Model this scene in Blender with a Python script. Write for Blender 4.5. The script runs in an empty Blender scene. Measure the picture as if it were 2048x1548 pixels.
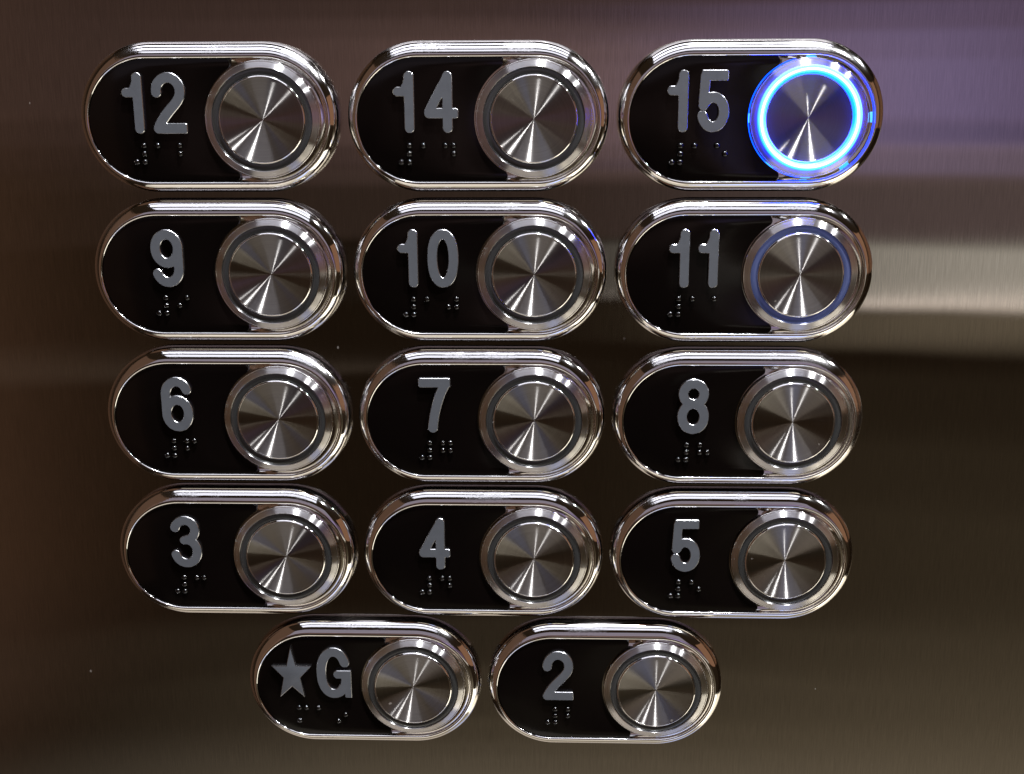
import bpy, bmesh, math, random
import numpy as np
from mathutils import Vector, Matrix

random.seed(7)
SC = bpy.context.scene
COL = SC.collection
MM = 0.001


def W(x, y, z):
    """panel coordinates in mm (x right, y up, z out of the panel) -> world metres"""
    return Vector((x * MM, -z * MM, y * MM))


# ------------------------------------------------------------------ camera
cam_data = bpy.data.cameras.new('camera')
cam = bpy.data.objects.new('camera', cam_data)
COL.objects.link(cam)
R = Matrix(((0.999414, -0.00403699, 0.03399044),
            (-0.00473486, 0.96716972, 0.25408723),
            (-0.03390027, -0.25409927, 0.96658385)))
TO_WORLD = Matrix(((1, 0, 0), (0, 0, -1), (0, 1, 0)))
CAM = (16.6215, 78.8627, 275.339)
cam.matrix_world = Matrix.Translation(W(*CAM)) @ (TO_WORLD @ R).to_4x4()
cam_data.sensor_fit = 'HORIZONTAL'
cam_data.sensor_width = 36.0
cam_data.lens = 36.0 * 2500.0 / 2048.0
cam_data.clip_start = 0.01
cam_data.clip_end = 20.0
SC.camera = cam

# ------------------------------------------------------------------ surroundings: plain dim cabin air
world = bpy.data.worlds.new('World')
SC.world = world
world.use_nodes = True
bg = world.node_tree.nodes['Background']
bg.inputs['Color'].default_value = (1.0, 0.61, 0.34, 1)
bg.inputs['Strength'].default_value = 0.016


# ------------------------------------------------------------------ lamps
def lamp(name, pos, aim, sx, sy, radiance, color, disk=False):
    """area lamp: pos/aim in panel mm, size in mm, radiance as seen in a mirror"""
    d = bpy.data.lights.new(name, 'AREA')
    d.shape = 'DISK' if disk else 'RECTANGLE'
    d.size = sx * MM
    if not disk:
        d.size_y = sy * MM
    area = math.pi * (sx * MM / 2) ** 2 if disk else sx * sy * MM * MM
    d.energy = radiance * math.pi * area
    d.color = color
    o = bpy.data.objects.new(name, d)
    COL.objects.link(o)
    o.location = W(*pos)
    o.rotation_euler = (W(*aim) - W(*pos)).to_track_quat('-Z', 'Y').to_euler()
    return o


# downlights in the cabin ceiling: the bright streaks on the turned discs
lamp('ceiling_downlight', (150, 1200, 300), (150, 0, 300), 75, 0, 1700, (0.95, 0.96, 1.0), True)
lamp('ceiling_downlight', (900, 1200, 575), (900, 0, 575), 75, 0, 1700, (0.95, 0.96, 1.0), True)
lamp('ceiling_downlight', (1450, 1200, 130), (1450, 0, 130), 75, 0, 1700, (0.95, 0.96, 1.0), True)
# added glowing strips standing in for the unseen pale ceiling
for z0, depth, L in ((150, 170, 3.0), (470, 260, 2.1), (900, 420, 1.2)):
    lamp('ceiling_fill', (-20, 1210, z0 + depth / 2), (-20, 0, z0 + depth / 2 + 1), 1300, depth, L, (0.86, 0.87, 1.0))
# area lamp standing in for the unseen pale floor
lamp('floor_fill', (100, -1150, 650), (100, 0, 651), 1500, 1100, 0.62, (1.0, 0.90, 0.72))
# added beige lamp low at the right, in place of a bright doorway
lamp('doorway_fill', (950, -1020, 380), (150, 0, 150), 800, 620, 2.2, (1.0, 0.92, 0.76))
# brown area lamps standing in for unseen wood panelling left and right
lamp('left_wall_fill', (-850, 0, 800), (0, 0, 801), 1300, 1700, 0.08, (1.0, 0.55, 0.36))
lamp('right_wall_fill', (1600, 250, 800), (0, 250, 801), 1300, 900, 0.20, (1.0, 0.50, 0.28))
# added lamps in place of an unseen garment, for tinted reflections in the chrome
lamp('blue_fill', (240, -720, 430), (60, 0, 0), 160, 330, 1.2, (0.12, 0.32, 1.0))
lamp('garment_fill', (-170, -730, 440), (0, 0, 0), 480, 340, 0.30, (0.95, 0.82, 0.86))

# added lamp in place of the unseen upper far wall, brightens the bezel tops
lamp('upper_wall_fill', (0, 720, 1900), (0, 720, 0), 2200, 800, 0.24, (0.90, 0.80, 1.0))

BACK = 1900.0
DEPTH = [0]


def back(u0, u1, v0, v1, radiance, color, name='back_wall_fill'):
    """area lamp in place of an unseen far-wall patch, set by the part of the 2048x1548 panel view it is mirrored in"""
    DEPTH[0] += 5          # each patch hangs a little behind the last
    pts = []
    for u, v in ((u0, v0), (u1, v1)):
        d = R @ Vector(((u - 1024) / 2500.0, -(v - 774) / 2500.0, -1.0))
        d = d / -d.z
        t = BACK + DEPTH[0] + CAM[2]
        pts.append((CAM[0] + d.x * t, CAM[1] + d.y * t))
    cx, cy = (pts[0][0] + pts[1][0]) / 2, (pts[0][1] + pts[1][1]) / 2
    lamp(name, (cx, cy, BACK + DEPTH[0]), (cx, cy, 0), abs(pts[1][0] - pts[0][0]), abs(pts[1][1] - pts[0][1]), radiance, color)


def soft(u0, u1, v0, v1, radiance, color, dv, du=0, steps=3):
    for k in range(steps):
        f = (k + 0.5) / steps - 0.5
        back(u0 + f * du, u1 - f * du, v0 + f * dv, v1 - f * dv, radiance / steps, color)


soft(-900, 1500, -500, 290, 0.036, (1.0, 0.60, 0.54), 160)
soft(480, 1650, 40, 330, 0.085, (1.0, 0.64, 0.61), 120, 300)
soft(1080, 1400, 90, 320, 0.13, (1.0, 0.68, 0.60), 110, 160)
soft(1500, 3400, -300, 300, 0.105, (0.92, 0.60, 1.0), 170, 160)
soft(1600, 1960, 60, 290, 0.52, (0.50, 0.45, 1.0), 170, 260)  # added lilac lamp for the sheen beside the lit button
back(1480, 3400, 290, 484, 0.11, (1.0, 0.74, 0.74))
back(300, 1500, 340, 480, 0.03, (1.0, 0.66, 0.56))
back(1180, 3400, 490, 605, 0.13, (1.0, 0.94, 0.82))
back(1660, 3400, 490, 605, 0.38, (1.0, 0.94, 0.82))
back(1660, 3400, 599, 621, 1.5, (1.0, 0.88, 0.78))
back(1600, 3400, 622, 705, 0.16, (1.0, 0.83, 0.58))
soft(-1800, 60, 300, 1250, 0.026, (1.0, 0.40, 0.13), 200)
soft(1500, 3400, 880, 2000, 0.035, (1.0, 0.80, 0.50), 420, 500)
soft(500, 3400, 1330, 2000, 0.07, (1.0, 0.83, 0.56), 300, 600)
soft(0, 3400, 1500, 2000, 0.06, (1.0, 0.86, 0.66), 90)
back(-400, 760, 726, 742, 0.10, (1.0, 0.80, 0.62))

# ------------------------------------------------------------------ picture settings
SC.view_settings.view_transform = 'Standard'
SC.view_settings.look = 'None'
SC.view_settings.exposure = 0.0
SC.view_settings.gamma = 1.0
SC.view_settings.use_curve_mapping = False
SC.render.engine = 'CYCLES'
SC.cycles.use_denoising = True
SC.cycles.caustics_reflective = False
SC.cycles.caustics_refractive = False
SC.cycles.sample_clamp_indirect = 6.0
SC.cycles.max_bounces = 8
SC.cycles.transparent_max_bounces = 48
SC.cycles.glossy_bounces = 6


# ------------------------------------------------------------------ material helpers
class NT:
    def __init__(self, name):
        self.m = bpy.data.materials.new(name)
        self.m.use_nodes = True
        self.t = self.m.node_tree
        self.t.nodes.clear()
        self.out = self.t.nodes.new('ShaderNodeOutputMaterial')

    def n(self, kind, **kw):
        nd = self.t.nodes.new(kind)
        for k, v in kw.items():
            if hasattr(nd, k) and k not in nd.inputs.keys():
                setattr(nd, k, v)
            else:
                self.set(nd.inputs[k], v)
        return nd

    def set(self, sock, v):
        if isinstance(v, bpy.types.NodeSocket):
            self.t.links.new(v, sock)
        else:
            sock.default_value = v

    def math(self, op, a, b=None, c=None, clamp=False):
        nd = self.t.nodes.new('ShaderNodeMath')
        nd.operation = op
        nd.use_clamp = clamp
        for i, v in enumerate((a, b, c)):
            if v is not None:
                self.set(nd.inputs[i], v)
        return nd.outputs[0]

    def vmath(self, op, a, b=None):
        nd = self.t.nodes.new('ShaderNodeVectorMath')
        nd.operation = op
        self.set(nd.inputs[0], a)
        if b is not None:
            self.set(nd.inputs[1], b)
        return nd.outputs[0]

    def noise(self, vec, scale=1.0, detail=2.0, rough=0.5):
        nd = self.t.nodes.new('ShaderNodeTexNoise')
        self.set(nd.inputs['Vector'], vec)
        nd.inputs['Scale'].default_value = scale
        nd.inputs['Detail'].default_value = detail
        nd.inputs['Roughness'].default_value = rough
        return nd.outputs[0]

    def ramp(self, fac, stops):
        nd = self.t.nodes.new('ShaderNodeValToRGB')
        el = nd.color_ramp.elements
        while len(el) > 1:
            el.remove(el[-1])
        for i, (p, c) in enumerate(stops):
            e = el[0] if i == 0 else el.new(p)
            e.position = p
            e.color = c if len(c) == 4 else (*c, 1)
        self.set(nd.inputs[0], fac)
        return nd.outputs[0]

    def objco(self, shift=True):
        tc = self.t.nodes.new('ShaderNodeTexCoord')
        v = tc.outputs['Object']
        if not shift:
            return v
        inf = self.t.nodes.new('ShaderNodeObjectInfo')
        return self.vmath('ADD', v, self.vmath('MULTIPLY', inf.outputs['Location'], (3.1, 5.7, 4.3)))

    def done(self, shader):
        self.t.links.new(shader, self.out.inputs['Surface'])
        return self.m


def mat_panel():
    g = NT('brushed_steel_panel')
    co = g.objco(False)
    grain = g.noise(g.vmath('MULTIPLY', co, (4200, 1, 130)), 1.0, 3.0, 0.6)
    fine = g.noise(g.vmath('MULTIPLY', co, (9000, 1, 260)), 1.0, 2.0, 0.6)
    big = g.noise(co, 9.0, 2.0)
    mixg = g.math('ADD', g.math('MULTIPLY', grain, 0.6), g.math('MULTIPLY', fine, 0.4))
    col = g.ramp(mixg, [(0.32, (0.475, 0.45, 0.424)), (0.5, (0.56, 0.53, 0.50)), (0.68, (0.645, 0.61, 0.576))])
    h = g.math('ADD', g.math('MULTIPLY', mixg, 0.0000011), g.math('MULTIPLY', big, 0.00016))
    bmp = g.n('ShaderNodeBump', Strength=1.0, Distance=1.0, Height=h)
    rough = g.math('ADD', 0.095, g.math('MULTIPLY', mixg, 0.03))
    up = g.n('ShaderNodeCombineXYZ', X=0.0, Y=0.0, Z=1.0)
    b = g.n('ShaderNodeBsdfAnisotropic', Color=col, Roughness=rough, Anisotropy=0.85, Normal=bmp.outputs[0], distribution='BECKMANN',
            Tangent=up.outputs[0])
    # a few flecks of dust and lint
    sp = g.n('ShaderNodeSeparateXYZ', Vector=co)
    flat = g.n('ShaderNodeCombineXYZ', X=g.math('MULTIPLY', sp.outputs[0], 62.0), Y=g.math('MULTIPLY', sp.outputs[2], 44.0))
    vor = g.n('ShaderNodeTexVoronoi', voronoi_dimensions='2D', Vector=flat.outputs[0], Scale=1.0)
    size = g.n('ShaderNodeSeparateColor', Color=vor.outputs['Color'])
    thr = g.math('MULTIPLY', g.math('SUBTRACT', size.outputs[0], 0.84, clamp=True), 0.10)
    mask = g.math('LESS_THAN', vor.outputs['Distance'], thr)
    dust = g.n('ShaderNodeBsdfDiffuse', Color=(0.62, 0.58, 0.52, 1))
    mx = g.n('ShaderNodeMixShader', Fac=g.math('MULTIPLY', mask, 0.22))
    g.t.links.new(b.outputs[0], mx.inputs[1])
    g.t.links.new(dust.outputs[0], mx.inputs[2])
    return g.done(mx.outputs[0])


def mat_chrome():
    g = NT('polished_chrome')
    co = g.objco()
    pit = g.noise(co, 2600.0, 2.0, 0.6)
    patch = g.ramp(g.noise(co, 90.0, 2.0), [(0.48, (0, 0, 0)), (0.66, (1, 1, 1))])
    wave = g.noise(co, 170.0, 1.0)
    h = g.math('ADD', g.math('MULTIPLY', g.math('MULTIPLY', pit, patch), 0.000024),
               g.math('MULTIPLY', wave, 0.00002))
    bmp = g.n('ShaderNodeBump', Strength=1.0, Distance=1.0, Height=h)
    rough = g.math('ADD', 0.055, g.math('MULTIPLY', patch, 0.11))
    b = g.n('ShaderNodeBsdfPrincipled', Metallic=1.0, Roughness=rough, Normal=bmp.outputs[0])
    b.inputs['Base Color'].default_value = (0.90, 0.885, 0.865, 1)
    return g.done(b.outputs[0])


def radial(g):
    """unit vector along the turning grooves (round the local z axis), world space"""
    co = g.objco(False)
    cr = g.t.nodes.new('ShaderNodeVectorMath')
    cr.operation = 'CROSS_PRODUCT'
    cr.inputs[0].default_value = (0, 0, 1)
    g.t.links.new(co, cr.inputs[1])
    tr = g.t.nodes.new('ShaderNodeVectorTransform')
    tr.vector_type = 'VECTOR'
    tr.convert_from = 'OBJECT'
    tr.convert_to = 'WORLD'
    g.t.links.new(cr.outputs[0], tr.inputs[0])
    return g.vmath('NORMALIZE', tr.outputs[0]), co


def mat_turned(name, rough, aniso, color, groove=1.0):
    g = NT(name)
    tan, co = radial(g)
    sep = g.n('ShaderNodeSeparateXYZ', Vector=co)
    r = g.math('SQRT', g.math('ADD', g.math('MULTIPLY', sep.outputs[0], sep.outputs[0]),
                              g.math('MULTIPLY', sep.outputs[1], sep.outputs[1])))
    inf = g.t.nodes.new('ShaderNodeObjectInfo')
    comb = g.n('ShaderNodeCombineXYZ', X=g.math('MULTIPLY', r, 5200.0), Y=g.math('MULTIPLY', inf.outputs['Random'], 50.0))
    rings = g.noise(comb.outputs[0], 1.0, 3.0, 0.7)
    c0 = tuple(c * 0.88 for c in color)
    c1 = tuple(min(1, c * 1.08) for c in color)
    col = g.ramp(rings, [(0.3, c0), (0.7, c1)])
    wear = g.noise(g.vmath('ADD', co, g.vmath('MULTIPLY', inf.outputs['Location'], (7, 7, 7))), 700.0, 3.0, 0.6)
    rr = g.math('ADD', rough, g.math('MULTIPLY', g.math('SUBTRACT', wear, 0.5), 0.05))
    b = g.n('ShaderNodeBsdfAnisotropic', Color=col, Roughness=rr, Anisotropy=aniso, Tangent=tan)
    # odd specks and nicks, different on every button
    mv = g.vmath('ADD', g.vmath('MULTIPLY', co, (150, 110, 1)), g.vmath('MULTIPLY', inf.outputs['Location'], (91, 0, 77)))
    vor = g.n('ShaderNodeTexVoronoi', voronoi_dimensions='2D', Vector=mv, Scale=1.0)
    size = g.n('ShaderNodeSeparateColor', Color=vor.outputs['Color'])
    thr = g.math('MULTIPLY', g.math('SUBTRACT', size.outputs[0], 0.78, clamp=True), 0.22)
    mask = g.math('LESS_THAN', vor.outputs['Distance'], thr)
    dust = g.n('ShaderNodeBsdfDiffuse', Color=(0.55, 0.5, 0.44, 1))
    mx = g.n('ShaderNodeMixShader', Fac=g.math('MULTIPLY', mask, 0.22))
    g.t.links.new(b.outputs[0], mx.inputs[1])
    g.t.links.new(dust.outputs[0], mx.inputs[2])
    return g.done(mx.outputs[0])


def mat_black():
    g = NT('gloss_black_plate')
    co = g.objco()
    sm = g.noise(co, 120.0, 3.0, 0.6)
    b = g.n('ShaderNodeBsdfPrincipled', Roughness=g.math('ADD', 0.06, g.math('MULTIPLY', sm, 0.10)))
    b.inputs['Base Color'].default_value = (0.003, 0.002, 0.0018, 1)
    b.inputs['IOR'].default_value = 1.36
    return g.done(b.outputs[0])


def mat_numeral():
    g = NT('satin_grey_numeral')
    co = g.objco()
    sp = g.math('ADD', g.math('MULTIPLY', g.noise(co, 5000.0, 2.0, 0.6), 0.5), g.math('MULTIPLY', g.noise(co, 420.0, 3.0, 0.6), 0.5))
    col = g.ramp(sp, [(0.3, (0.096, 0.104, 0.117)), (0.7, (0.121, 0.131, 0.145))])
    b = g.n('ShaderNodeBsdfPrincipled', Roughness=0.28)
    g.set(b.inputs['Base Color'], col)
    b.inputs['Coat Weight'].default_value = 0.6
    b.inputs['Coat Roughness'].default_value = 0.1
    return g.done(b.outputs[0])


def mat_edge():
    g = NT('bare_numeral_edge')
    sp = g.noise(g.objco(), 3000.0, 2.0, 0.6)
    b = g.n('ShaderNodeBsdfPrincipled', Metallic=1.0, Roughness=g.math('ADD', 0.14, g.math('MULTIPLY', sp, 0.2)))
    b.inputs['Base Color'].default_value = (0.50, 0.50, 0.51, 1)
    return g.done(b.outputs[0])


def mat_dot():
    g = NT('clear_black_braille')
    b = g.n('ShaderNodeBsdfPrincipled', Roughness=0.18, Metallic=1.0)
    b.inputs['Base Color'].default_value = (0.065, 0.065, 0.065, 1)
    return g.done(b.outputs[0])


def mat_halo(name, base, emit=None, strength=0.0, metal=0.0):
    g = NT(name)
    b = g.n('ShaderNodeBsdfPrincipled', Roughness=0.25, Metallic=metal)
    b.inputs['Base Color'].default_value = (*base, 1)
    if emit == 'lit':
        co = g.objco(False)
        sep = g.n('ShaderNodeSeparateXYZ', Vector=co)
        r = g.math('SQRT', g.math('ADD', g.math('MULTIPLY', sep.outputs[0], sep.outputs[0]),
                                  g.math('MULTIPLY', sep.outputs[1], sep.outputs[1])))
        f = g.math('DIVIDE', g.math('SUBTRACT', r, 0.00928), 0.00167, clamp=True)
        col = g.ramp(f, [(0.0, (0.0, 0.022, 1.0)), (0.18, (0.0, 0.03, 1.0)), (0.34, (0.012, 0.30, 1.0)),
                         (0.44, (0.10, 0.60, 1.0)), (0.5, (0.24, 0.80, 1.0)), (0.56, (0.10, 0.60, 1.0)), (0.66, (0.012, 0.30, 1.0)), (0.82, (0.0, 0.03, 1.0)),
                         (1.0, (0.0, 0.022, 1.0))])
        g.set(b.inputs['Emission Color'], col)
        b.inputs['Emission Strength'].default_value = strength
    elif emit:
        b.inputs['Emission Color'].default_value = (*emit, 1)
        b.inputs['Emission Strength'].default_value = strength
    return g.done(b.outputs[0])


M_PANEL = mat_panel()
M_CHROME = mat_chrome()
M_DISC = mat_turned('turned_steel_disc', 0.315, 0.82, (0.37, 0.352, 0.33))
M_COLLAR = mat_turned('turned_steel_collar', 0.315, 0.79, (0.93, 0.915, 0.905))
M_BLACK = mat_black()
M_NUM = mat_numeral()
M_DOT = mat_dot()
M_EDGE = mat_edge()
M_HALO = mat_halo('smoked_light_ring', (0.125, 0.13, 0.13), metal=0.75)
M_HALO_LIT = mat_halo('lit_blue_light_ring', (0.3, 0.4, 0.6), 'lit', 24.0)
M_HALO_DIM = mat_halo('faint_blue_light_ring', (0.16, 0.20, 0.40), (0.06, 0.12, 0.55), 0.06, metal=0.6)  # ring tinted blue and given a faint glow of its own
M_SLOT = mat_halo('lit_blue_slot', (0.2, 0.3, 0.5), (0.03, 0.35, 1.0), 2.2)
M_SHADE_BASE = mat_halo('black_shade_base', (0.012, 0.012, 0.012))
M_GLOW_RING = mat_halo('added_blue_glow', (0.1, 0.1, 0.3), (0.0, 0.05, 1.0), 5.0)


# ------------------------------------------------------------------ mesh helpers (mm in, metres out)
def mesh_from(name, verts, faces, mats, smooth=35.0):
    me = bpy.data.meshes.new(name)
    me.from_pydata([(v[0] * MM, v[1] * MM, v[2] * MM) for v in verts], [], faces)
    me.materials.append(mats)
    me.validate()
    bm = bmesh.new()
    bm.from_mesh(me)
    bmesh.ops.recalc_face_normals(bm, faces=bm.faces)
    bm.to_mesh(me)
    bm.free()
    for p in me.polygons:
        p.use_smooth = True
    me.set_sharp_from_angle(angle=math.radians(smooth))
    return me


def lathe(name, prof, mat, n=128, smooth=30.0, close_center=False):
    """profile of (radius, z) turned round z; last point at radius 0 closes the centre"""
    verts, faces = [], []
    rows = []
    for r, z in prof:
        if r <= 1e-6:
            rows.append([len(verts)])
            verts.append((0, 0, z))
        else:
            rows.append(list(range(len(verts), len(verts) + n)))
            for i in range(n):
                a = 2 * math.pi * i / n
                verts.append((r * math.cos(a), r * math.sin(a), z))
    for a, b in zip(rows, rows[1:]):
        for i in range(n):
            j = (i + 1) % n
            if len(b) == 1:
                faces.append((a[i], a[j], b[0]))
            else:
                faces.append((a[i], a[j], b[j], b[i]))
    return mesh_from(name, verts, faces, mat, smooth)


def stadium(hl, r, cx, cy, n=48):
    """2n+2 points, counter-clockwise, right arc first"""
    pts = []
    for i in range(n + 1):
        a = -math.pi / 2 + math.pi * i / n
        pts.append((cx + hl + r * math.cos(a), cy + r * math.sin(a)))
    for i in range(n + 1):
        a = math.pi / 2 + math.pi * i / n
        pts.append((cx - hl + r * math.cos(a), cy + r * math.sin(a)))
    return pts


def subdivided_stadium(hl, r, cx, cy):
    p = stadium(hl, r, cx, cy)
    n = len(p) // 2
    out = p[:n]
    for k in range(1, 10):
        t = k / 10
        out.append((p[n - 1][0] * (1 - t) + p[n][0] * t, p[n][1]))
    out += p[n:]
    for k in range(1, 10):
        t = k / 10
        out.append((p[-1][0] * (1 - t) + p[0][0] * t, p[0][1]))
    return out


HL, RO = 12.13, 15.87
IHL, IR, ICY = 12.75, 13.0, -0.55
PLATE_Z = 3.5


def bezel_mesh():
    # t: 0 outer edge .. 1 inner edge (about 2.9 mm); z: height of the rolled rim.
    # the crown is integrated from the tilt of its surface: (mm inwards, tilt outwards in degrees)
    tilt = [(0.0, 76), (0.12, 62), (0.35, 52), (0.8, 42), (1.35, 34), (1.85, 26), (2.25, 14), (2.45, 0),
            (2.62, -20), (2.78, -45), (2.88, -70)]
    prof = [(0.60, 1.58), (0.25, 1.60), (0.05, 1.66), (0.0, 1.8)]
    x, z, n = 0.0, 1.8, 40
    for k in range(1, n + 1):
        x1 = 2.88 * (k / n) ** 1.25
        xm = (x + x1) / 2
        for (xa, ta), (xb, tb) in zip(tilt, tilt[1:]):
            if xa <= xm <= xb:
                ang = ta + (tb - ta) * (xm - xa) / (xb - xa)
                break
        z += math.tan(math.radians(ang)) * (x1 - x)
        x = x1
        prof.append((x / 2.88, z))
    prof += [(1.005, min(z - 0.1, 3.3)), (1.0, 3.05)]
    n_rim = len(prof)
    prof += [(1.06, 2.85), (1.20, 2.62), (1.40, 2.48), (1.60, 2.44)]     # fillet into the socket floor
    rows, verts, faces = [], [], []
    for t, z in prof:
        o = subdivided_stadium(HL, RO, 0, 0)
        i = subdivided_stadium(IHL, IR, 0, ICY)
        rows.append(list(range(len(verts), len(verts) + len(o))))
        for (ox, oy), (ix, iy) in zip(o, i):
            verts.append((ox + (ix - ox) * t, oy + (iy - oy) * t, z))
    n = len(rows[0])
    for a, b in zip(rows, rows[1:]):
        for i in range(n):
            j = (i + 1) % n
            faces.append((a[i], a[j], b[j], b[i]))
    faces.append(tuple(rows[-1]))                      # floor of the socket
    return mesh_from('bezel', verts, faces, M_CHROME, 40)


def shade_base_mesh():  # added black base that keeps the panel's reflection under the bezel dark
    verts, faces, rows = [], [], []
    for inset, z in ((1.7, 0.0), (1.7, 1.3), (1.7, 1.57), (2.6, 1.57)):
        rows.append(list(range(len(verts), len(verts) + 98)))
        verts += [(x, y, z) for x, y in stadium(HL, RO - inset, 0, 0)]
    for a, b in zip(rows, rows[1:]):
        for i in range(98):
            j = (i + 1) % 98
            faces.append((a[i], a[j], b[j], b[i]))
    return mesh_from('shade_base', verts, faces, M_SHADE_BASE, 40)


def curve_mesh(name, loops, z0, depth, bevel, mat, res=3):
    """filled outline(s) in mm -> bevelled slab standing on z0"""
    cu = bpy.data.curves.new(name, 'CURVE')
    cu.dimensions = '2D'
    cu.fill_mode = 'BOTH'
    cu.extrude = max(depth / 2 - bevel, 0.001) * MM
    cu.bevel_depth = bevel * MM
    cu.bevel_resolution = res
    cu.offset = -bevel * MM
    for lp in loops:
        s = cu.splines.new('POLY')
        s.points.add(len(lp) - 1)
        for p, (x, y) in zip(s.points, lp):
            p.co = (x * MM, y * MM, 0, 1)
        s.use_cyclic_u = True
    o = bpy.data.objects.new(name, cu)
    COL.objects.link(o)
    dg = bpy.context.evaluated_depsgraph_get()
    me = bpy.data.meshes.new_from_object(o.evaluated_get(dg))
    bpy.data.objects.remove(o)
    bpy.data.curves.remove(cu)
    me.name = name
    bm = bmesh.new()
    bm.from_mesh(me)
    bmesh.ops.remove_doubles(bm, verts=bm.verts, dist=1e-7)
    bmesh.ops.translate(bm, verts=bm.verts, vec=(0, 0, (z0 + depth / 2) * MM))
    bmesh.ops.recalc_face_normals(bm, faces=bm.faces)
    bm.to_mesh(me)
    bm.free()
    me.materials.clear()
    me.materials.append(mat)
    for p in me.polygons:
        p.use_smooth = True
    me.set_sharp_from_angle(angle=math.radians(50))
    return me


def plate_outline():
    """left end of the stadium, cut by a circle round the push button, tips rounded"""
    hl, r, cy = IHL, IR - 0.06, ICY
    cc, cr = (12.0, -0.3), 12.75
    pts = []
    top, bot = cy + r, cy - r
    rt = 1.1
    # top tip: fillet between the line y=top and the outside of the circle cc/cr
    def fillet(sign, edge):
        fy = edge - sign * rt
        dx = math.sqrt((cr + rt) ** 2 - (fy - cc[1]) ** 2)
        fx = cc[0] - dx
        # tangent point on circle
        ux, uy = (cc[0] - fx) / (cr + rt), (cc[1] - fy) / (cr + rt)
        a_line = math.pi / 2 * sign
        a_circ = math.atan2(uy, ux)
        return fx, fy, a_line, a_circ
    fx, fy, al, ac = fillet(1, top)
    # start along left arc top->bottom (counter-clockwise from the top)
    for i in range(49):
        a = math.pi / 2 + math.pi * i / 48
        pts.append((-hl + r * math.cos(a), cy + r * math.sin(a)))
    gx, gy, bl, bc = fillet(-1, bot)
    for i in range(9):
        a = bl + (bc - bl) * i / 8
        pts.append((gx + rt * math.cos(a), gy + rt * math.sin(a)))
    a0 = math.atan2(pts[-1][1] - cc[1], pts[-1][0] - cc[0]) % (2 * math.pi)
    tp = (fx + rt * math.cos(ac), fy + rt * math.sin(ac))
    a1 = math.atan2(tp[1] - cc[1], tp[0] - cc[0]) % (2 * math.pi)
    for i in range(1, 40):
        a = a0 + (a1 - a0) * i / 40
        pts.append((cc[0] + cr * math.cos(a), cc[1] + cr * math.sin(a)))
    for i in range(9):
        a = ac + (al - ac) * i / 8
        pts.append((fx + rt * math.cos(a), fy + rt * math.sin(a)))
    return pts


# ------------------------------------------------------------------ numerals from strokes
def arc(cx, cy, rx, ry, a0, a1, n=40, e=2.0):
    out = []
    for i in range(n + 1):
        a = math.radians(a0 + (a1 - a0) * i / n)
        c, s = math.cos(a), math.sin(a)
        out.append((cx + rx * math.copysign(abs(c) ** (2 / e), c), cy + ry * math.copysign(abs(s) ** (2 / e), s)))
    return out


def bez(p0, p1, p2, p3, n=24):
    out = []
    for i in range(n + 1):
        t = i / n
        u = 1 - t
        out.append(tuple(u ** 3 * a + 3 * u * u * t * b + 3 * u * t * t * c + t ** 3 * d
                         for a, b, c, d in zip(p0, p1, p2, p3)))
    return out


H = 1.05
GLYPH = {   # name: (width, strokes [(points, half width)], boxes [(x0, y0, x1, y1, rounding)])
    '0': (6.75, [(arc(3.37, 6.35, 2.32, 5.3, 0, 360, 80, 2.25), H)], []),
    '1': (4.45, [([(3.4, 1.02), (3.4, 11.7)], 1.02), ([(0.95, 8.55), (3.2, 8.55)], 0.93),
                 (bez((1.9, 8.75), (2.5, 9.1), (2.9, 10.2), (3.35, 11.8)), 0.72)], []),
    '2': (7.4, [(arc(3.62, 8.85, 2.55, 2.82, 185, -25, 50)
                 + bez((5.93, 7.66), (5.3, 6.0), (2.9, 4.6), (1.35, 1.6)), H), ([(1.1, 1.05), (6.2, 1.05)], H)],
          [(5.2, 0.0, 7.3, 2.1, 0.35)]),
    '3': (7.3, [(arc(3.55, 9.25, 2.35, 2.4, 165, -80), H), (arc(3.6, 3.95, 2.6, 2.9, 82, -165), H),
                ([(3.2, 6.72), (4.1, 6.72)], 0.95)], []),
    '4': (7.35, [([(5.05, 1.02), (5.05, 11.65)], 1.03), ([(5.05, 11.62), (1.15, 4.35)], 1.0),
                 ([(1.1, 4.05), (6.2, 4.05)], 1.0)], [(5.6, 3.05, 7.3, 5.05, 0.45)]),
    '5': (6.65, [([(1.55, 11.6), (1.25, 6.3)], 1.02), (arc(3.3, 4.1, 2.3, 3.05, 152, -165, 60), H)],
          [(0.75, 10.6, 6.3, 12.7, 0.35)]),
    '6': (7.15, [(arc(3.58, 4.2, 2.5, 3.15, 0, 360, 60), H),
                 (arc(3.6, 8.6, 2.5, 3.05, 22, 180, 40) + [(1.08, 4.2)], H)], []),
    '7': (7.15, [(bez((6.0, 11.3), (4.5, 8.8), (3.3, 4.6), (3.05, 1.05)), H)], [(0.0, 10.6, 7.1, 12.7, 0.4)]),
    '8': (7.0, [(arc(3.5, 9.3, 2.3, 2.35, 0, 360, 60), H), (arc(3.5, 4.0, 2.45, 2.95, 0, 360, 60), H)], []),
    'G': (8.3, [(arc(4.1, 6.45, 3.0, 5.35, 28, 316, 80, 2.15), 1.12), ([(5.0, 6.05), (7.0, 6.05)], 1.0),
                (bez((7.0, 5.6), (6.9, 4.2), (6.7, 2.6), (5.9, 1.9)), 1.0)], [(6.7, 0.1, 8.25, 7.05, 0.2)]),
}
GLYPH['9'] = (GLYPH['6'][0], [([(7.15 - x, 12.7 - y) for x, y in s], w) for s, w in GLYPH['6'][1]], [])


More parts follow.
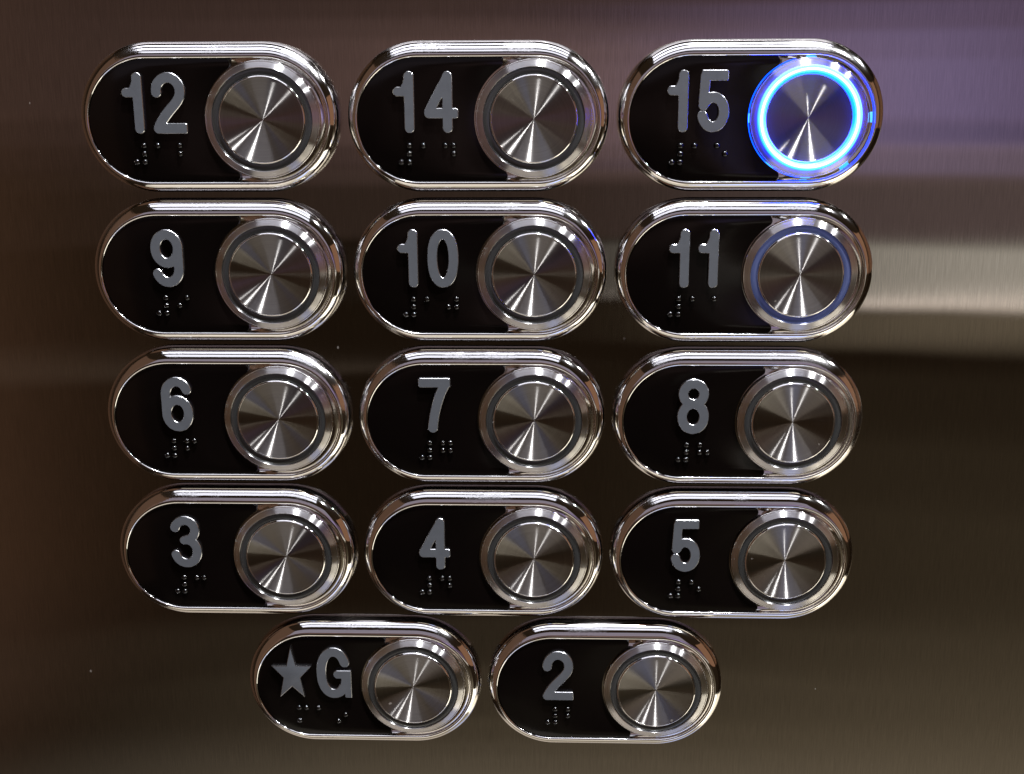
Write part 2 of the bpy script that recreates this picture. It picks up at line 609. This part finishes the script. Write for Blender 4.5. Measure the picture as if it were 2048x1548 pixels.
def contours(field, x0, y0, st):
    """marching squares on a sampled signed distance field (negative inside) -> closed loops"""
    ny, nx = field.shape
    seg = {}

    def pt(kind, i, j):
        if kind == 0:     # edge between (i,j) and (i+1,j)
            a, b = field[j, i], field[j, i + 1]
            return (x0 + (i + a / (a - b)) * st, y0 + j * st)
        a, b = field[j, i], field[j + 1, i]
        return (x0 + i * st, y0 + (j + a / (a - b)) * st)

    for j in range(ny - 1):
        for i in range(nx - 1):
            a, b, c, d = field[j, i] < 0, field[j, i + 1] < 0, field[j + 1, i + 1] < 0, field[j + 1, i] < 0
            k = a + 2 * b + 4 * c + 8 * d
            if k in (0, 15):
                continue
            B_, R_, T_, L_ = (0, i, j), (1, i + 1, j), (0, i, j + 1), (1, i, j)
            tab = {1: [(L_, B_)], 2: [(B_, R_)], 3: [(L_, R_)], 4: [(R_, T_)], 5: [(L_, B_), (R_, T_)],
                   6: [(B_, T_)], 7: [(L_, T_)], 8: [(T_, L_)], 9: [(T_, B_)], 10: [(B_, R_), (T_, L_)],
                   11: [(T_, R_)], 12: [(R_, L_)], 13: [(R_, B_)], 14: [(B_, L_)]}
            for p, q in tab[k]:
                seg[p] = q
    loops = []
    while seg:
        p0, q = next(iter(seg.items()))
        del seg[p0]
        lp = [p0]
        while q != p0 and q in seg:
            lp.append(q)
            q = seg.pop(q)
        pts = [pt(*e) for e in lp]
        keep = [pts[0]]
        for p in pts[1:]:
            if math.hypot(p[0] - keep[-1][0], p[1] - keep[-1][1]) > 0.09:
                keep.append(p)
        loops.append(keep)
    return [l for l in loops if len(l) > 8]


def glyph_loops(ch):
    w, strokes, boxes = GLYPH[ch]
    st = 0.1
    xs = np.arange(-0.6, w + 0.8, st)
    ys = np.arange(-0.6, 13.4, st)
    X, Y = np.meshgrid(xs, ys)
    F = np.full(X.shape, 9.0)
    for pts, hw in strokes:
        for (ax, ay), (bx_, by_) in zip(pts, pts[1:]):
            dx, dy = bx_ - ax, by_ - ay
            t = np.clip(((X - ax) * dx + (Y - ay) * dy) / max(dx * dx + dy * dy, 1e-9), 0, 1)
            F = np.minimum(F, np.hypot(X - ax - t * dx, Y - ay - t * dy) - hw)
    for ax, ay, bx_, by_, r in boxes:
        qx = np.abs(X - (ax + bx_) / 2) - (bx_ - ax) / 2 + r
        qy = np.abs(Y - (ay + by_) / 2) - (by_ - ay) / 2 + r
        d = np.hypot(np.maximum(qx, 0), np.maximum(qy, 0)) + np.minimum(np.maximum(qx, qy), 0) - r
        F = np.minimum(F, d)
    F = F - 0.05
    F = np.where(np.abs(F) < 1e-6, 1e-6, F)
    return contours(F, xs[0], ys[0], st)


NUM_H, NUM_BEV = 0.95, 0.11
GLYPH_MESH = {}
for ch in '0123456789G':
    GLYPH_MESH[ch] = curve_mesh('numeral_' + ch, glyph_loops(ch), 0, NUM_H, NUM_BEV, M_NUM, 0)
STAR = [(0, 13.5), (1.15, 8.35), (4.8, 8.3), (2.05, 5.2), (3.05, 0.0), (0, 2.9),
        (-3.05, 0.0), (-2.05, 5.2), (-4.8, 8.3), (-1.15, 8.35)]
GLYPH_MESH['*'] = curve_mesh('star', [STAR[::-1]], 0, NUM_H, 0.14, M_NUM, 1)
for me in GLYPH_MESH.values():
    me.materials.append(M_EDGE)
    for p in me.polygons:
        p.material_index = 0 if p.normal.z > 0.95 else 1
    me.set_sharp_from_angle(angle=math.radians(28))

ME_BEZEL = bezel_mesh()
ME_SHADE_BASE = shade_base_mesh()
ME_PLATE = curve_mesh('number_plate', [plate_outline()], 2.40, PLATE_Z - 2.40, 0.12, M_BLACK, 2)
ME_COLLAR = lathe('collar', [(12.10, 3.9), (12.08, 4.20), (12.0, 4.25), (11.02, 4.72), (10.93, 4.75), (10.88, 4.72),
                             (10.86, 4.2)], M_COLLAR, 160)
ME_LIP = lathe('collar_lip', [(12.45, 2.3), (12.45, 3.92), (12.42, 4.04), (12.33, 4.13), (12.24, 4.15), (12.15, 4.11),
                              (12.10, 4.0)], M_CHROME, 160, 50)
ME_RIM = lathe('disc_rim', [(9.42, 3.3), (9.42, 4.58), (9.38, 4.72), (9.24, 4.90), (9.08, 5.03), (8.99, 5.06),
                            (8.95, 5.04), (8.94, 4.9)], M_CHROME, 128, 60)
ME_GLOW_RING = lathe('added_glow_ring', [(12.46, 2.52), (12.60, 2.52), (12.60, 2.62), (12.46, 2.62)], M_GLOW_RING, 96)  # added glowing ring, spills blue into the well round the lit collar
ME_HALO = lathe('light_ring', [(10.86, 4.20), (10.85, 4.38), (10.78, 4.43), (10.1, 4.46), (9.52, 4.45), (9.45, 4.41),
                               (9.43, 4.1)], M_HALO, 128, 60)
ME_HALO_LIT = lathe('light_ring_lit', [(10.96, 4.60), (10.95, 5.22), (10.72, 5.42), (10.1, 5.36), (9.66, 5.26),
                                       (9.48, 5.08), (9.43, 3.9)], M_HALO_LIT, 128, 60)
disc_prof = [(8.97, 4.7), (8.97, 5.0)]
for k in range(1, 16):
    r = 8.97 * (1 - k / 15.0)
    disc_prof.append((r, 4.02 + 1.00 * (r / 8.97) ** 2))
ME_DISC = lathe('push_disc', disc_prof, M_DISC, 128, 25)
ME_DOT = lathe('braille_dot', [(0.70, 0.0), (0.69, 0.16), (0.61, 0.40), (0.46, 0.58), (0.26, 0.70), (0.0, 0.75)], M_DOT, 20, 80)


def slot_mesh():
    verts, faces = [], []
    n = 6
    for i in range(n + 1):
        a = (i / n - 0.5) * math.radians(9)
        for r, z in ((12.43, 3.25), (12.60, 3.25), (12.60, 3.7), (12.43, 3.7)):
            verts.append((r * math.cos(a), r * math.sin(a), z))
    for i in range(n):
        for k in range(4):
            a, b = i * 4 + k, i * 4 + (k + 1) % 4
            faces.append((a, b, b + 4, a + 4))
    faces += [(0, 1, 2, 3), tuple(n * 4 + k for k in range(4))]
    return mesh_from('light_slot', verts, faces, M_SLOT)


ME_SLOT = slot_mesh()


# ------------------------------------------------------------------ object helpers
def part(name, me, parent, loc=(0, 0, 0), rz=0.0, mat=None):
    o = bpy.data.objects.new(name, me)
    COL.objects.link(o)
    o.parent = parent
    o.location = (loc[0] * MM, loc[1] * MM, loc[2] * MM)
    o.rotation_euler = (0, 0, rz)
    if mat is not None:
        o.material_slots[0].link = 'OBJECT'
        o.material_slots[0].material = mat
    return o


# ------------------------------------------------------------------ the steel panel
bm = bmesh.new()
bmesh.ops.create_cube(bm, size=1.0)
bmesh.ops.scale(bm, verts=bm.verts, vec=(0.42, 0.003, 0.44))
bmesh.ops.translate(bm, verts=bm.verts, vec=(0.0, 0.0015, -0.01))
bmesh.ops.bevel(bm, geom=list(bm.edges), offset=0.0006, segments=2, affect='EDGES')
me = bpy.data.meshes.new('wall_panel')
bm.to_mesh(me)
bm.free()
me.materials.append(M_PANEL)
panel = bpy.data.objects.new('wall_panel', me)
COL.objects.link(panel)
panel['kind'] = 'structure'
panel['label'] = 'brushed stainless steel panel behind the lift buttons'

# ------------------------------------------------------------------ the buttons
BRAILLE = {'#': (3, 4, 5, 6), '1': (1,), '2': (1, 2), '3': (1, 4), '4': (1, 4, 5), '5': (1, 5), '6': (1, 2, 4),
           '7': (1, 2, 4, 5), '8': (1, 2, 5), '9': (2, 4), '0': (2, 4, 5), 'm': (1, 3, 4), 'a': (1,), 'in': (3, 5)}
DOT_P, CELL_P = 1.74, 4.75
PX, PY = 58.04825, 33.40176


def lift_button(text, cx, cy, label, glyphs, braille, br_xy, halo=None):
    root = bpy.data.objects.new('lift_button', None)
    COL.objects.link(root)
    root.empty_display_size = 0.01
    root.location = W(cx, cy, 0.0)
    root.rotation_euler = (math.pi / 2, 0, 0)
    root['label'] = label
    root['category'] = 'button'
    root['group'] = 'lift floor buttons on the steel panel'
    part('bezel', ME_BEZEL, root)
    part('shade_base', ME_SHADE_BASE, root)
    plate = part('number_plate', ME_PLATE, root)
    for name, ch, x, y, sx, sy in glyphs:
        g = part(name, GLYPH_MESH[ch], plate, (x, y, PLATE_Z - 0.06))
        g.scale = (sx, sy, 1)
    for c, cell in enumerate(braille):
        for d in BRAILLE[cell]:
            dx = 0 if d <= 3 else DOT_P
            dy = ((d - 1) % 3) * DOT_P
            part('braille_dot', ME_DOT, plate, (br_xy[0] + c * CELL_P + dx, br_xy[1] - dy, PLATE_Z - 0.03))
    jx, jy = random.uniform(-0.08, 0.08), random.uniform(-0.08, 0.08)
    collar = part('collar', ME_COLLAR, root, (12.0 + jx, -0.3 + jy, 0), random.uniform(0, 6.28))
    ring = part('light_ring', ME_HALO_LIT if halo == 'lit' else ME_HALO, collar, (0, 0, 0), 0, M_HALO_DIM if halo == 'dim' else None)
    part('collar_lip', ME_LIP, collar)
    if halo == 'lit':
        part('added_glow_ring', ME_GLOW_RING, collar)
        ring['label'] = 'light ring glowing blue'
        for k in range(6):
            s = part('light_slot', ME_SLOT, collar)
            s.rotation_euler = (0, 0, math.radians((0, 90, 180, 232, 270, 310)[k]) - collar.rotation_euler.z)
    disc = part('push_disc', ME_DISC, root, (12.0 + jx, -0.3 + jy, -0.42 if halo == 'lit' else random.uniform(-0.05, 0.05)), random.uniform(0, 6.28))
    part('disc_rim', ME_RIM, disc)
    disc.rotation_euler.x = random.uniform(-0.006, 0.006)
    disc.rotation_euler.y = random.uniform(-0.006, 0.006)
    return root


BASE = -3.15


def num(text, lefts):
    return [('numeral', ch, x, BASE, 1, 1) for ch, x in zip(text, lefts)]


SPEC = [
    # text, column, row, label, left edges, braille dot-4 position, halo
    ('12', 0, 0, 'lift button marked 12 (twelve), left end of the top row', (-18.0, -11.6), (-14.2, -5.75), None),
    ('14', 1, 0, 'lift button marked 14 (fourteen), middle of the top row', (-17.9, -11.4), (-14.74, -5.9), None),
    ('15', 2, 0, 'lift button marked 15 (fifteen) with its ring glowing bright blue', (-17.95, -11.55), (-14.85, -6.05), 'lit'),
    ('9', 0, 1, 'lift button marked 9 (nine), below the one marked twelve', (-14.4,), (-11.95, -5.7), None),
    ('10', 1, 1, 'lift button marked 10 (ten), between the ones marked nine and eleven', (-17.88, -11.3), (-14.64, -5.92), None),
    ('11', 2, 1, 'lift button marked 11 (eleven) with a faint blue tint in its ring', (-16.66, -10.38), (-14.26, -5.75), 'dim'),
    ('6', 0, 2, 'lift button marked 6 (six), below the one marked nine', (-14.65,), (-12.63, -5.65), None),
    ('7', 1, 2, 'lift button marked 7 (seven), between the ones marked six and eight', (-13.95,), (-11.8, -5.8), None),
    ('8', 2, 2, 'lift button marked 8 (eight), below the one marked eleven', (-13.8,), (-11.55, -5.95), None),
    ('3', 0, 3, 'lift button marked 3 (three), below the one marked six', (-15.08,), (-12.69, -6.0), None),
    ('4', 1, 3, 'lift button marked 4 (four), between the ones marked three and five', (-14.84,), (-12.58, -5.65), None),
    ('5', 2, 3, 'lift button marked 5 (five), below the one marked eight', (-14.35,), (-12.37, -6.0), None),
    ('2', 1.5, 4, 'lift button marked 2 (two), right one of the bottom pair', (-14.95,), (-11.94, -5.9), None),
]
for text, c, r, label, lefts, br, halo in SPEC:
    lift_button(text, (c - 1) * PX, (2 - r) * PY, label, num(text, lefts), ['#'] + list(text), (br[0] - DOT_P, br[1]), halo)
lift_button('G', -0.5 * PX, -2 * PY, 'lift button marked with a star and letter G in the bottom row',
            [('star_symbol', '*', -17.23, BASE - 0.15, 1, 1), ('letter', 'G', -11.15, BASE - 0.15, 1, 1.02)],
            ['m', 'a', 'in'], (-15.95, -6.35))
